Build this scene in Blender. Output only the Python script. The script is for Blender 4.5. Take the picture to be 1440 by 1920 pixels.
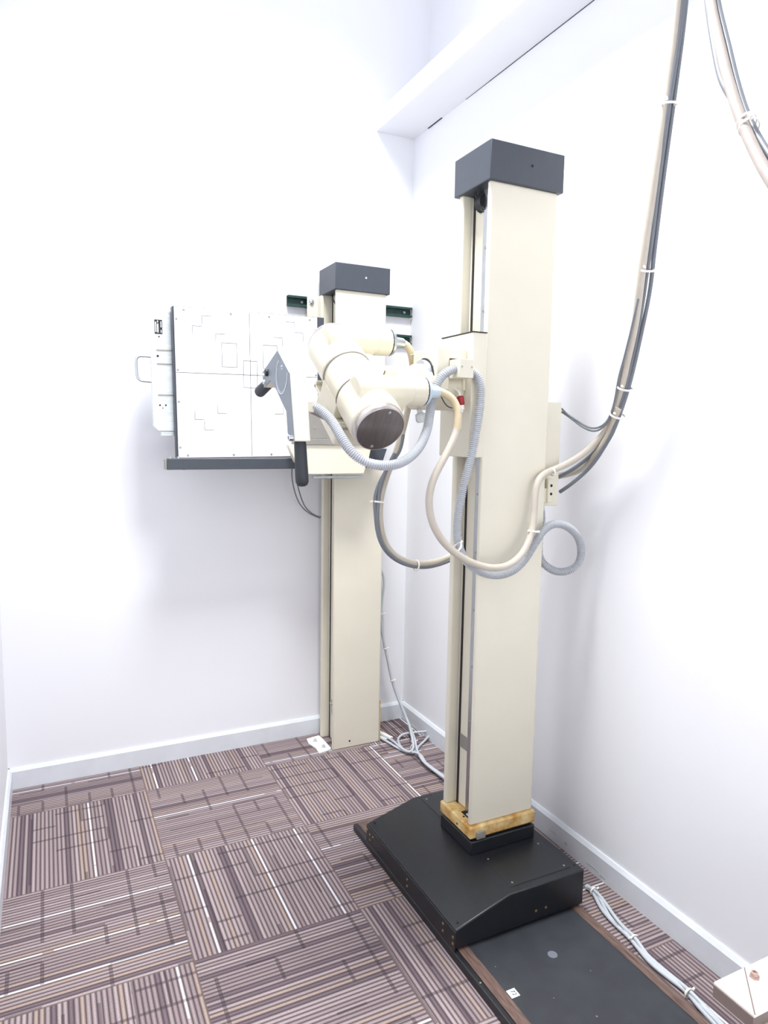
import bpy, bmesh, math, random
from mathutils import Vector, Matrix

for _o in list(bpy.data.objects):
    bpy.data.objects.remove(_o)
SC = bpy.context.scene
COL = SC.collection
random.seed(4)

# ------------------------------------------------------------------ camera
YAW, PITCH, ROLL, FPX = 0.4545, 0.1144, 0.0162, 1299.72
cam_d = bpy.data.cameras.new('camera')
cam = bpy.data.objects.new('camera', cam_d)
COL.objects.link(cam)
cam_d.sensor_fit = 'VERTICAL'
cam_d.sensor_height = 24.0
cam_d.lens = FPX / 1920.0 * 24.0
cam_d.clip_start = 0.02
_f = Vector((math.sin(YAW) * math.cos(PITCH), math.cos(YAW) * math.cos(PITCH), -math.sin(PITCH)))
_r = Vector((math.cos(YAW), -math.sin(YAW), 0))
_u = _r.cross(_f)
_r2 = math.cos(ROLL) * _r + math.sin(ROLL) * _u
_u2 = -math.sin(ROLL) * _r + math.cos(ROLL) * _u
_m = Matrix((_r2, _u2, -_f)).transposed().to_4x4()
_m.translation = Vector((0.1805, -3.0363, 1.4549))
cam.matrix_world = _m
SC.camera = cam

# ------------------------------------------------------------------ exposure, world, lamps
SC.view_settings.view_transform = 'Standard'
SC.view_settings.look = 'None'
SC.view_settings.gamma = 1.0
SC.view_settings.use_curve_mapping = False
SC.view_settings.exposure = 0.25
SC.cycles.max_bounces = 12
SC.cycles.diffuse_bounces = 6
world = bpy.data.worlds.new('world')
SC.world = world
world.use_nodes = True
world.node_tree.nodes['Background'].inputs[0].default_value = (0.8, 0.88, 1.0, 1)
world.node_tree.nodes['Background'].inputs[1].default_value = 0.3

def area(name, loc, sx, sy, power, color, spread=math.pi):
    ld = bpy.data.lights.new(name, 'AREA')
    ld.shape = 'RECTANGLE'
    ld.size, ld.size_y = sx, sy
    ld.energy = power
    ld.color = color
    ld.spread = spread
    lo = bpy.data.objects.new(name, ld)
    lo.location = loc
    COL.objects.link(lo)
    return lo

CEIL = 3.85
LAMPS = [((0.92, -1.30, CEIL - 0.035), 0.6, 0.6, 54.0), ((0.92, -3.55, CEIL - 0.035), 0.6, 0.6, 3.0)]  # second lamp is an added, unseen fill
for _l, _sx, _sy, _p in LAMPS:
    area('ceiling_lamp', _l, _sx * 0.92, _sy * 0.92, _p, (0.985, 0.992, 1.0), math.radians(122))

# invented fill light behind the camera, added to brighten the lower room
_front_fill = area('added_front_fill', (1.0, -4.86, 1.15), 1.3, 2.0, 33.0, (0.985, 0.992, 1.0))
_front_fill.rotation_euler = (math.radians(90), 0, 0)

# ------------------------------------------------------------------ helpers
def lin(c):
    return tuple((v / 12.92 if v <= 0.04045 else ((v + 0.055) / 1.055) ** 2.4) for v in (x / 255.0 for x in c))

def mat(name, rgb, rough=0.5, metal=0.0, var=0.0, bump=0.0, scale=60.0, stretch=None, spec=0.5, rgb2=None, lo=0.4, hi=0.65, trans=0.0):
    m = bpy.data.materials.new(name)
    m.use_nodes = True
    nt = m.node_tree
    b = nt.nodes['Principled BSDF']
    c = lin(rgb)
    b.inputs['Base Color'].default_value = (*c, 1)
    b.inputs['Roughness'].default_value = rough
    b.inputs['Metallic'].default_value = metal
    b.inputs['Specular IOR Level'].default_value = spec
    if trans:
        b.inputs['Transmission Weight'].default_value = trans
    if var or bump or rgb2:
        tc = nt.nodes.new('ShaderNodeTexCoord')
        mp = nt.nodes.new('ShaderNodeMapping')
        nz = nt.nodes.new('ShaderNodeTexNoise')
        nt.links.new(tc.outputs['Object'], mp.inputs[0])
        nt.links.new(mp.outputs[0], nz.inputs['Vector'])
        nz.inputs['Scale'].default_value = scale
        nz.inputs['Detail'].default_value = 5
        if stretch:
            mp.inputs['Scale'].default_value = stretch
        if rgb2 or var:
            rp = nt.nodes.new('ShaderNodeValToRGB')
            rp.color_ramp.elements[0].position = lo
            rp.color_ramp.elements[1].position = hi
            c2 = lin(rgb2) if rgb2 else tuple(v * (1 - var) for v in c)
            rp.color_ramp.elements[0].color = (*c2, 1)
            rp.color_ramp.elements[1].color = (*c, 1)
            nt.links.new(nz.outputs['Fac'], rp.inputs[0])
            nt.links.new(rp.outputs[0], b.inputs['Base Color'])
        if bump:
            bp = nt.nodes.new('ShaderNodeBump')
            bp.inputs['Strength'].default_value = bump
            bp.inputs['Distance'].default_value = 0.002
            nt.links.new(nz.outputs['Fac'], bp.inputs['Height'])
            nt.links.new(bp.outputs[0], b.inputs['Normal'])
    return m

M = {
    'wall': mat('wall_paint', (235, 236, 240), 0.75, bump=0.05, scale=180, spec=0.2),
    'ceiling': mat('ceiling_paint', (235, 236, 240), 0.8, spec=0.2),
    'base': mat('baseboard_gloss', (222, 226, 232), 0.32, var=0.06, scale=9, bump=0.05),
    'cream': mat('cream_enamel', (222, 217, 200), 0.42, var=0.03, scale=6),
    'creamd': mat('cream_casting', (218, 212, 192), 0.4, var=0.03, scale=10),
    'cap': mat('slate_enamel', (60, 66, 75), 0.42, var=0.06, scale=30),
    'black': mat('black_enamel', (28, 31, 36), 0.36, var=0.15, scale=40, bump=0.03),
    'blackfl': mat('black_worn_board', (48, 51, 57), 0.5, var=0.25, scale=14, bump=0.05),
    'rubber': mat('black_rubber', (38, 42, 48), 0.6, bump=0.1, scale=300),
    'dark': mat('dark_recess', (30, 31, 34), 0.6),
    'steel': mat('brushed_steel', (196, 202, 206), 0.3, 1.0, var=0.15, scale=40, stretch=(1, 1, 12)),
    'zinc': mat('zinc_sheet', (216, 222, 224), 0.42, 0.7, var=0.12, scale=20, stretch=(1, 1, 9)),
    'rail': mat('ground_steel_rail', (180, 182, 184), 0.3, 1.0, var=0.2, scale=60, stretch=(6, 6, 0.4)),
    'disc': mat('dark_reflection_disc', (120, 112, 110), 0.36, 0.75, var=0.15, scale=14, stretch=(10, 1, 1)),  # brown-grey colour carries the reflection of a dark room
    'discring': mat('turned_ring', (186, 180, 176), 0.3, 0.9),
    'screw': mat('screw_steel', (168, 168, 166), 0.35, 0.9),
    'brass': mat('brass_screw', (190, 160, 110), 0.35, 0.9),
    'hole': mat('black_hole', (12, 12, 13), 0.8),
    'rust': mat('rust_stained_cream', (228, 206, 150), 0.5, rgb2=(182, 132, 56), scale=22, lo=0.36, hi=0.66),
    'wood': mat('brown_laminate', (122, 98, 88), 0.5, rgb2=(76, 58, 52), scale=30, stretch=(8, 0.6, 8), lo=0.35, hi=0.7),
    'panel': mat('white_laminate', (245, 245, 246), 0.4),
    'ink': mat('grey_ink', (96, 104, 108), 0.6),
    'inkd': mat('dark_ink', (40, 42, 46), 0.6),
    'green': mat('green_strut_paint', (22, 62, 58), 0.4, var=0.2, scale=40),
    'greypanel': mat('grey_face_plate', (116, 124, 132), 0.4, var=0.05, scale=20),
    'greypale': mat('pale_grey_print', (196, 204, 210), 0.45),
    'greymetal': mat('grey_painted_metal', (150, 147, 142), 0.45, 0.2, var=0.1, scale=12),
    'hose': mat('grey_corrugated_plastic', (188, 191, 196), 0.4),
    'hv': mat('cream_cable_jacket', (192, 184, 171), 0.45, var=0.05, scale=30),
    'hvy': mat('yellowed_cable_jacket', (204, 188, 154), 0.45, var=0.08, scale=30),
    'gcable': mat('grey_cable_jacket', (112, 117, 124), 0.45),
    'lgcable': mat('light_grey_cable_jacket', (188, 194, 200), 0.45),
    'hvdark': mat('darkened_cream_cable_jacket', (172, 162, 154), 0.5, var=0.06, scale=30),  # cream jacket darkened in colour to offset strong lamp light overhead
    'dgcable': mat('dark_cable_jacket', (62, 64, 68), 0.5),
    'tie': mat('white_nylon', (236, 232, 226), 0.4),
    'plug': mat('pale_blue_plastic', (186, 200, 210), 0.35),
    'red': mat('red_plastic', (150, 18, 34), 0.4),
    'clear': mat('clear_plastic', (226, 232, 234), 0.2, trans=0.5),
    'white': mat('white_paint_metal', (236, 236, 232), 0.45),
    'sticker': mat('white_sticker', (240, 240, 240), 0.6),
    'bumper': mat('grey_rubber', (140, 138, 138), 0.6),
    'tabletop': mat('cream_table_top', (238, 232, 222), 0.4),
    'tableedge': mat('taupe_table_edge', (122, 108, 102), 0.5),
    'tan': mat('tan_screw', (176, 150, 140), 0.4, 0.3),
    'stain': mat('paint_scuff', (190, 194, 200), 0.7),
    'key': mat('chrome', (220, 220, 224), 0.12, 1.0),
}

# carpet tiles -----------------------------------------------------------
def carpet_mat():
    m = bpy.data.materials.new('carpet_tiles')
    m.use_nodes = True
    nt = m.node_tree
    L = nt.links.new
    bs = nt.nodes['Principled BSDF']
    bs.inputs['Roughness'].default_value = 0.95
    bs.inputs['Specular IOR Level'].default_value = 0.1

    def mth(op, a, b=None, c=None):
        n = nt.nodes.new('ShaderNodeMath')
        n.operation = op
        for i, v in enumerate((a, b, c)):
            if v is None:
                continue
            if isinstance(v, (int, float)):
                n.inputs[i].default_value = v
            else:
                L(v, n.inputs[i])
        return n.outputs[0]

    def comb(x, y, z=0.0):
        n = nt.nodes.new('ShaderNodeCombineXYZ')
        for i, v in enumerate((x, y, z)):
            if isinstance(v, (int, float)):
                n.inputs[i].default_value = v
            else:
                L(v, n.inputs[i])
        return n.outputs[0]

    def rnd(vec):
        n = nt.nodes.new('ShaderNodeTexWhiteNoise')
        n.noise_dimensions = '3D'
        L(vec, n.inputs['Vector'])
        return n.outputs['Value']

    def mixv(f, a, b):
        n = nt.nodes.new('ShaderNodeMix')
        n.data_type = 'FLOAT'
        L(f, n.inputs[0])
        for i, v in ((2, a), (3, b)):
            if isinstance(v, (int, float)):
                n.inputs[i].default_value = v
            else:
                L(v, n.inputs[i])
        return n.outputs[0]

    def mixc(f, a, b):
        n = nt.nodes.new('ShaderNodeMix')
        n.data_type = 'RGBA'
        if isinstance(f, (int, float)):
            n.inputs[0].default_value = f
        else:
            L(f, n.inputs[0])
        for i, v in ((6, a), (7, b)):
            if isinstance(v, tuple):
                n.inputs[i].default_value = (*v, 1)
            else:
                L(v, n.inputs[i])
        return n.outputs[2]

    tc = nt.nodes.new('ShaderNodeTexCoord')
    sp = nt.nodes.new('ShaderNodeSeparateXYZ')
    L(tc.outputs['Object'], sp.inputs[0])
    u = mth('DIVIDE', mth('SUBTRACT', sp.outputs[0], 0.498), 0.5)
    v = mth('DIVIDE', mth('SUBTRACT', sp.outputs[1], -0.239), 0.5)
    iu, iv = mth('FLOOR', u), mth('FLOOR', v)
    fu, fv = mth('FRACT', u), mth('FRACT', v)
    par = mth('FLOORED_MODULO', mth('ADD', iu, iv), 2.0)      # 1: stripes along x
    a = mixv(par, fu, fv)                                     # across the ribs
    b = mixv(par, fv, fu)                                     # along the ribs
    NR = 38.0
    ai = mth('MULTIPLY', a, NR)
    ri = mth('FLOOR', ai)
    rf = mth('FRACT', ai)
    tile = mth('ADD', mth('MULTIPLY', iu, 17.3), mth('MULTIPLY', iv, 5.7))
    r1 = rnd(comb(ri, tile, 1.0))
    r2 = rnd(comb(ri, tile, 2.0))
    # rib profile: light crown, dark groove
    crown = mth('SUBTRACT', 1.0, mth('POWER', mth('ABSOLUTE', mth('SUBTRACT', mth('MULTIPLY', rf, 2.0), 1.0)), 1.5))
    nz = nt.nodes.new('ShaderNodeTexNoise')
    nz.inputs['Scale'].default_value = 260.0
    nz.inputs['Detail'].default_value = 3.0
    L(tc.outputs['Object'], nz.inputs['Vector'])
    fuzz = nz.outputs['Fac']
    lum = mth('MULTIPLY', crown, mth('ADD', 0.62, mth('MULTIPLY', fuzz, 0.7)))
    pale = mixc(r1, lin((150, 135, 136)), lin((180, 165, 165)))
    tan = mth('GREATER_THAN', r2, 0.9)
    pale = mixc(tan, pale, lin((172, 153, 143)))
    dk = mth('LESS_THAN', r2, 0.09)
    pale = mixc(dk, pale, lin((118, 104, 110)))
    col = mixc(lum, lin((70, 61, 65)), pale)
    # white pinstripes
    ws = mth('GREATER_THAN', r1, 0.94)
    core = mth('MULTIPLY', ws, mth('GREATER_THAN', crown, 0.72))
    n2 = nt.nodes.new('ShaderNodeTexNoise')
    n2.inputs['Scale'].default_value = 5.0
    L(comb(mth('ADD', mth('MULTIPLY', b, 0.9), tile), ri, 0.0), n2.inputs['Vector'])
    core = mth('MULTIPLY', core, mth('GREATER_THAN', n2.outputs['Fac'], 0.40))
    col = mixc(core, col, lin((214, 215, 222)))
    # stepped dark lines across
    GX, GY = 6.0, 6.0
    ga, gb = mth('MULTIPLY', b, GX), mth('MULTIPLY', a, GY)
    cx, cy = mth('FLOOR', ga), mth('FLOOR', gb)
    ex = mth('LESS_THAN', mth('ABSOLUTE', mth('SUBTRACT', mth('FRACT', ga), 0.5)), 0.06)
    ey = mth('LESS_THAN', mth('ABSOLUTE', mth('SUBTRACT', mth('FRACT', gb), 0.06)), 0.05)
    lx = mth('MULTIPLY', ex, mth('GREATER_THAN', rnd(comb(cx, cy, mth('ADD', tile, 3.0))), 0.55))
    cxs = mth('FLOOR', mth('ADD', ga, 0.5))
    ly = mth('MULTIPLY', ey, mth('GREATER_THAN', rnd(comb(cxs, cy, mth('ADD', tile, 9.0))), 0.72))
    lines = mth('MINIMUM', mth('ADD', lx, ly), 1.0)
    n3 = mth('MULTIPLY', lines, mth('ADD', 0.25, mth('MULTIPLY', fuzz, 0.9)))
    col = mixc(mth('MULTIPLY', n3, 0.75), col, lin((62, 53, 60)))
    # seams
    seam = mth('MAXIMUM', mth('GREATER_THAN', mth('ABSOLUTE', mth('SUBTRACT', fu, 0.5)), 0.4955), mth('GREATER_THAN', mth('ABSOLUTE', mth('SUBTRACT', fv, 0.5)), 0.4955))
    col = mixc(mth('MULTIPLY', seam, 0.6), col, lin((110, 96, 92)))
    L(col, bs.inputs['Base Color'])
    bp = nt.nodes.new('ShaderNodeBump')
    bp.inputs['Strength'].default_value = 0.5
    bp.inputs['Distance'].default_value = 0.002
    L(lum, bp.inputs['Height'])
    L(bp.outputs[0], bs.inputs['Normal'])
    return m
M['carpet'] = carpet_mat()

ROOTS = {}
def obj(name, bm, m, parent=None, bevel=0.0, seg=2, smooth=40, remesh=0.0, kind=None, label=None, split=False):
    if split:                                   # every loose piece becomes a part of its own
        bm.verts.index_update()
        seen, first = set(), None
        for v in bm.verts[:]:
            if v.index in seen:
                continue
            stack, comp = [v], []
            seen.add(v.index)
            while stack:
                q = stack.pop()
                comp.append(q)
                for e in q.link_edges:
                    w = e.other_vert(q)
                    if w.index not in seen:
                        seen.add(w.index)
                        stack.append(w)
            nb = bmesh.new()
            mp = {q: nb.verts.new(q.co) for q in comp}
            for f in {f for q in comp for f in q.link_faces}:
                nb.faces.new([mp[q] for q in f.verts])
            o = obj(name, nb, m, parent, bevel, seg, smooth, remesh, kind, label)
            first = first or o
        bm.free()
        return first
    off = ROOTS.get(parent.name if parent else '', Vector((0, 0, 0)))
    bmesh.ops.recalc_face_normals(bm, faces=bm.faces[:])
    bm.transform(Matrix.Translation(-off))
    me = bpy.data.meshes.new(name)
    bm.to_mesh(me)
    bm.free()
    me.materials.append(m if not isinstance(m, str) else M[m])
    if smooth:
        me.shade_smooth()
        me.set_sharp_from_angle(angle=math.radians(smooth))
    o = bpy.data.objects.new(name, me)
    COL.objects.link(o)
    if parent:
        o.parent = parent
        ROOTS[o.name] = off
    if remesh:
        r = o.modifiers.new('remesh', 'REMESH')
        r.mode = 'VOXEL'
        r.voxel_size = remesh
        r.use_smooth_shade = True
        s = o.modifiers.new('smooth', 'SMOOTH')
        s.iterations = 8
        s.factor = 0.5
    if bevel:
        bv = o.modifiers.new('bevel', 'BEVEL')
        bv.width = bevel
        bv.segments = seg
        bv.limit_method = 'ANGLE'
        bv.angle_limit = math.radians(40)
        bv.harden_normals = False
    if kind:
        o['kind'] = kind
    if label:
        o['label'] = label
    return o

def thing(name, loc, label, cat, group=None):
    o = bpy.data.objects.new(name, None)
    o.location = loc
    o.empty_display_size = 0.1
    COL.objects.link(o)
    ROOTS[o.name] = Vector(loc)
    o['label'] = label
    o['category'] = cat
    if group:
        o['group'] = group
    return o

def B():
    return bmesh.new()

def box(bm, x0, x1, y0, y1, z0, z1):
    vs = [bm.verts.new((x, y, z)) for x in (x0, x1) for y in (y0, y1) for z in (z0, z1)]
    for f in ((0, 1, 3, 2), (4, 6, 7, 5), (0, 4, 5, 1), (2, 3, 7, 6), (0, 2, 6, 4), (1, 5, 7, 3)):
        bm.faces.new([vs[i] for i in f])
    return bm

def prism(bm, pts, axis, a, b):
    """polygon extruded along an axis; pts are the two other coordinates in order"""
    def P(p, t):
        return {'x': (t, p[0], p[1]), 'y': (p[0], t, p[1]), 'z': (p[0], p[1], t)}[axis]
    v0 = [bm.verts.new(P(p, a)) for p in pts]
    v1 = [bm.verts.new(P(p, b)) for p in pts]
    n = len(pts)
    bm.faces.new(v0)
    bm.faces.new(v1[::-1])
    for i in range(n):
        bm.faces.new((v0[i], v1[i], v1[(i + 1) % n], v0[(i + 1) % n]))
    return bm

def frame(d):
    d = Vector(d).normalized()
    h = Vector((0, 0, 1)) if abs(d.z) < 0.9 else Vector((1, 0, 0))
    a = d.cross(h).normalized()
    return d, a, d.cross(a).normalized()

def lathe(bm, p0, d, prof, seg=32, sx=1.0):
    """profile of (distance along d, radius)"""
    p0 = Vector(p0)
    d, a, b = frame(d)
    rings = []
    for t, r in prof:
        if r < 1e-6:
            rings.append([bm.verts.new(p0 + d * t)])
        else:
            rings.append([bm.verts.new(p0 + d * t + a * (r * math.cos(2 * math.pi * i / seg)) + b * (r * math.sin(2 * math.pi * i / seg))) for i in range(seg)])
    for r0, r1 in zip(rings, rings[1:]):
        if len(r0) == 1 and len(r1) == 1:
            continue
        for i in range(seg):
            j = (i + 1) % seg
            if len(r0) == 1:
                bm.faces.new((r0[0], r1[i], r1[j]))
            elif len(r1) == 1:
                bm.faces.new((r0[i], r1[0], r0[j]))
            else:
                bm.faces.new((r0[i], r1[i], r1[j], r0[j]))
    for r in (rings[0], rings[-1]):
        if len(r) > 1:
            bm.faces.new(r)
    return bm

def cyl(bm, p0, p1, r, seg=24, r1=None):
    p0, p1 = Vector(p0), Vector(p1)
    return lathe(bm, p0, p1 - p0, [(0, r), ((p1 - p0).length, r if r1 is None else r1)], seg)

def spline(pts, step=0.01):
    P = [Vector(p) for p in pts]
    P = [P[0] * 2 - P[1]] + P + [P[-1] * 2 - P[-2]]
    out = []
    for i in range(1, len(P) - 2):
        p0, p1, p2, p3 = P[i - 1:i + 3]
        n = max(2, int((p2 - p1).length / step))
        for k in range(n):
            t = k / n
            out.append(0.5 * ((2 * p1) + (p2 - p0) * t + (2 * p0 - 5 * p1 + 4 * p2 - p3) * t * t + (3 * p1 - p0 - 3 * p2 + p3) * t ** 3))
    out.append(P[-2])
    return out

def smooth_path(pts, it=2):
    P = [Vector(p) for p in pts]
    for _ in range(it):
        P = [P[0]] + [(P[i - 1] + P[i] * 2 + P[i + 1]) / 4 for i in range(1, len(P) - 1)] + [P[-1]]
    return P

def sweep(bm, path, rad, seg=10):
    """tube along a dense path; rad is a number or a list"""
    n = len(path)
    t = [(path[min(i + 1, n - 1)] - path[max(i - 1, 0)]).normalized() for i in range(n)]
    _, a, _ = frame(t[0])
    rings = []
    for i in range(n):
        a = (a - t[i] * a.dot(t[i])).normalized()
        b = t[i].cross(a)
        r = rad[i] if isinstance(rad, list) else rad
        rings.append([bm.verts.new(path[i] + a * (r * math.cos(2 * math.pi * k / seg)) + b * (r * math.sin(2 * math.pi * k / seg))) for k in range(seg)])
    for r0, r1 in zip(rings, rings[1:]):
        for k in range(seg):
            j = (k + 1) % seg
            bm.faces.new((r0[k], r0[j], r1[j], r1[k]))
    bm.faces.new(rings[0])
    bm.faces.new(rings[-1])
    return bm

def cable(pts, r, seg=10, step=0.012, it=3):
    return sweep(B(), smooth_path(spline(pts, step), it), r, seg)

def corrugated(pts, r, pitch=0.0056, depth=0.0036, seg=16):
    dense = smooth_path(spline(pts, 0.004), 6)
    # resample evenly, four rings per corrugation
    ds = [0.0]
    for p, q in zip(dense, dense[1:]):
        ds.append(ds[-1] + (q - p).length)
    stepl = pitch / 4
    N = int(ds[-1] / stepl)
    out, j = [], 0
    for i in range(N + 1):
        s = i * stepl
        while j < len(ds) - 2 and ds[j + 1] < s:
            j += 1
        f = (s - ds[j]) / max(1e-9, ds[j + 1] - ds[j])
        out.append(dense[j].lerp(dense[j + 1], min(1, f)))
    rad = [r if (i % 4) in (0, 1) else r - depth for i in range(N + 1)]
    return sweep(B(), out, rad, seg)

def ring_tie(center, d, r, tail=None, w=0.0032):
    """nylon tie: a flat torus round a bundle with its square head"""
    bm = B()
    c = Vector(center)
    d, a, b = frame(d)
    n, k = 20, 6
    rings = []
    for i in range(n):
        t = 2 * math.pi * i / n
        o = a * math.cos(t) + b * math.sin(t)
        rings.append([bm.verts.new(c + o * (r + 0.0017 * math.cos(2 * math.pi * q / k)) + d * (w * math.sin(2 * math.pi * q / k))) for q in range(k)])
    for i in range(n):
        for q in range(k):
            bm.faces.new((rings[i][q], rings[(i + 1) % n][q], rings[(i + 1) % n][(q + 1) % k], rings[i][(q + 1) % k]))
    td = Vector(tail).normalized() if tail else a
    cyl(bm, c + td * r, c + td * (r + 0.009), 0.0032, 8)
    return bm

def screw(bm, p, d, r=0.004, h=0.0015):
    lathe(bm, Vector(p), d, [(0, r), (h * 0.6, r), (h, r * 0.6), (h, r * 0.35), (h * 0.4, r * 0.3), (h * 0.4, 0)], 12)
    return bm

# paths of hoses and cables (metres)
HOSE_A = [(0.804,-1.33,1.518),(0.819,-1.345,1.51),(0.838,-1.38,1.481),(0.848,-1.42,1.441),(0.865,-1.45,1.404),(0.899,-1.47,1.379),(0.956,-1.47,1.372),(1.014,-1.45,1.384),(1.069,-1.42,1.415),(1.109,-1.39,1.46),(1.138,-1.355,1.509),(1.157,-1.335,1.554),(1.174,-1.335,1.599),(1.195,-1.34,1.623),(1.224,-1.342,1.636)]
HOSE_B = [(1.27,-1.345,1.634),(1.289,-1.35,1.621),(1.301,-1.356,1.591),(1.302,-1.357,1.548),(1.293,-1.36,1.49),(1.275,-1.362,1.399),(1.249,-1.365,1.309),(1.231,-1.367,1.225),(1.228,-1.37,1.164),(1.245,-1.372,1.11),(1.28,-1.372,1.073),(1.328,-1.372,1.049),(1.38,-1.37,1.04),(1.43,-1.37,1.051),(1.476,-1.365,1.082),(1.514,-1.36,1.127),(1.553,-1.352,1.165),(1.601,-1.348,1.181),(1.652,-1.346,1.168),(1.697,-1.342,1.135),(1.721,-1.335,1.087),(1.72,-1.325,1.044),(1.693,-1.312,1.019),(1.652,-1.298,1.017),(1.613,-1.285,1.042),(1.603,-1.272,1.077),(1.61,-1.262,1.138),(1.621,-1.255,1.193),(1.612,-1.25,1.236)]
CAB_C = [(1.163,-1.361,1.569),(1.19,-1.366,1.56),(1.207,-1.37,1.544),(1.214,-1.38,1.515),(1.209,-1.385,1.466),(1.181,-1.39,1.412),(1.149,-1.395,1.364),(1.124,-1.4,1.321),(1.115,-1.4,1.27),(1.125,-1.4,1.218),(1.15,-1.4,1.173),(1.187,-1.403,1.134),(1.249,-1.405,1.095),(1.326,-1.405,1.071),(1.392,-1.4,1.075),(1.446,-1.39,1.105),(1.485,-1.375,1.155),(1.504,-1.362,1.215),(1.51,-1.355,1.27),(1.522,-1.348,1.314),(1.549,-1.34,1.335),(1.588,-1.335,1.346),(1.635,-1.34,1.364),(1.669,-1.36,1.388),(1.702,-1.385,1.424),(1.713,-1.425,1.47),(1.706,-1.46,1.517),(1.694,-1.495,1.578),(1.676,-1.53,1.654),(1.66,-1.57,1.76),(1.641,-1.6,1.854),(1.629,-1.62,1.94),(1.62,-1.645,2.059),(1.604,-1.685,2.244),(1.59,-1.72,2.429),(1.568,-1.75,2.527),(1.543,-1.78,2.616),(1.525,-1.8,2.75),(1.515,-1.81,3.1),(1.515,-1.81,3.848)]
CAB_D = [(1.158,-1.144,1.721),(1.174,-1.146,1.719),(1.183,-1.154,1.694),(1.204,-1.13,1.652),(1.202,-1.12,1.572),(1.185,-1.11,1.473),(1.159,-1.11,1.391),(1.127,-1.11,1.316),(1.108,-1.11,1.242),(1.11,-1.11,1.167),(1.134,-1.1,1.105),(1.176,-1.1,1.06),(1.245,-1.1,1.035),(1.32,-1.09,1.033),(1.387,-1.08,1.047),(1.509,-1.07,1.107),(1.631,-1.08,1.206),(1.688,-1.12,1.273),(1.715,-1.17,1.307),(1.718,-1.22,1.321),(1.732,-1.28,1.338),(1.732,-1.34,1.369),(1.714,-1.41,1.421),(1.709,-1.455,1.478),(1.696,-1.49,1.537)]
GR1 = [(1.179,-1.12,1.449),(1.169,-1.12,1.399),(1.14,-1.115,1.361),(1.108,-1.115,1.312),(1.087,-1.115,1.26),(1.09,-1.115,1.202),(1.098,-1.115,1.143),(1.124,-1.11,1.091),(1.174,-1.105,1.049),(1.242,-1.105,1.025),(1.318,-1.095,1.023),(1.385,-1.085,1.035),(1.485,-1.075,1.082)]
GR2 = [(1.148,-1.125,1.391),(1.119,-1.125,1.342),(1.101,-1.12,1.285),(1.095,-1.12,1.227),(1.094,-1.12,1.177),(1.11,-1.115,1.117),(1.152,-1.11,1.067),(1.21,-1.11,1.034),(1.285,-1.1,1.02),(1.375,-1.09,1.033),(1.482,-1.08,1.075)]
GA = [(1.678,-1.27,1.272),(1.688,-1.31,1.3),(1.712,-1.37,1.36),(1.709,-1.44,1.44),(1.704,-1.475,1.49),(1.703,-1.52,1.603),(1.69,-1.57,1.757),(1.679,-1.6,1.857),(1.655,-1.63,1.946),(1.638,-1.66,2.097),(1.616,-1.7,2.272),(1.601,-1.73,2.427),(1.575,-1.76,2.523),(1.549,-1.79,2.612),(1.533,-1.81,2.75),(1.53,-1.83,3.1),(1.53,-1.83,3.848)]
GB = [(1.68,-1.26,1.32),(1.705,-1.31,1.354),(1.722,-1.37,1.404),(1.712,-1.44,1.459),(1.708,-1.475,1.514),(1.697,-1.51,1.59),(1.687,-1.545,1.692),(1.672,-1.58,1.803),(1.653,-1.61,1.895),(1.638,-1.635,1.97),(1.623,-1.66,2.095),(1.602,-1.7,2.269),(1.592,-1.73,2.425),(1.568,-1.76,2.521),(1.54,-1.79,2.609),(1.522,-1.815,2.75),(1.51,-1.835,3.1),(1.51,-1.835,3.848)]
TC1 = [(1.669,-1.27,1.54),(1.673,-1.3,1.517),(1.685,-1.33,1.501),(1.693,-1.37,1.479),(1.697,-1.41,1.479),(1.691,-1.455,1.501),(1.683,-1.485,1.552),(1.671,-1.51,1.612),(1.657,-1.54,1.673),(1.647,-1.57,1.743),(1.638,-1.6,1.825)]
TC2 = [(1.67,-1.27,1.529),(1.673,-1.3,1.515),(1.685,-1.33,1.492),(1.694,-1.37,1.471),(1.697,-1.41,1.47),(1.691,-1.455,1.498),(1.683,-1.485,1.552),(1.67,-1.51,1.621),(1.657,-1.54,1.673),(1.647,-1.57,1.743),(1.638,-1.6,1.825)]
OV_C = [(1.575,-1.765,3.848),(1.575,-1.765,3.1),(1.586,-1.78,2.629),(1.521,-1.858,2.478),(1.466,-1.925,2.353),(1.409,-2.003,2.222),(1.366,-2.062,2.127),(1.326,-2.12,2.041),(1.289,-2.181,1.956),(1.246,-2.248,1.878),(1.207,-2.317,1.806),(1.174,-2.388,1.739),(1.2,-2.48,1.45),(1.26,-2.58,1.05),(1.33,-2.64,0.75),(1.36,-2.66,0.552)]
OV_A = [(1.597,-1.765,3.848),(1.597,-1.765,3.1),(1.597,-1.786,2.629),(1.538,-1.86,2.481),(1.484,-1.928,2.356),(1.427,-2.007,2.225),(1.384,-2.065,2.13),(1.34,-2.128,2.036),(1.304,-2.187,1.962),(1.265,-2.25,1.894),(1.224,-2.317,1.822),(1.189,-2.387,1.753),(1.225,-2.48,1.47),(1.28,-2.58,1.07),(1.355,-2.64,0.75),(1.385,-2.66,0.552)]
OV_B = [(1.587,-1.745,3.848),(1.587,-1.745,3.1),(1.615,-1.758,2.651),(1.545,-1.833,2.498),(1.486,-1.899,2.372),(1.424,-1.975,2.239),(1.378,-2.039,2.134),(1.354,-2.099,2.058),(1.312,-2.17,1.97),(1.272,-2.236,1.894),(1.233,-2.305,1.822),(1.193,-2.379,1.751),(1.215,-2.46,1.47),(1.275,-2.56,1.07),(1.345,-2.62,0.75),(1.372,-2.64,0.552)]
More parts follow.
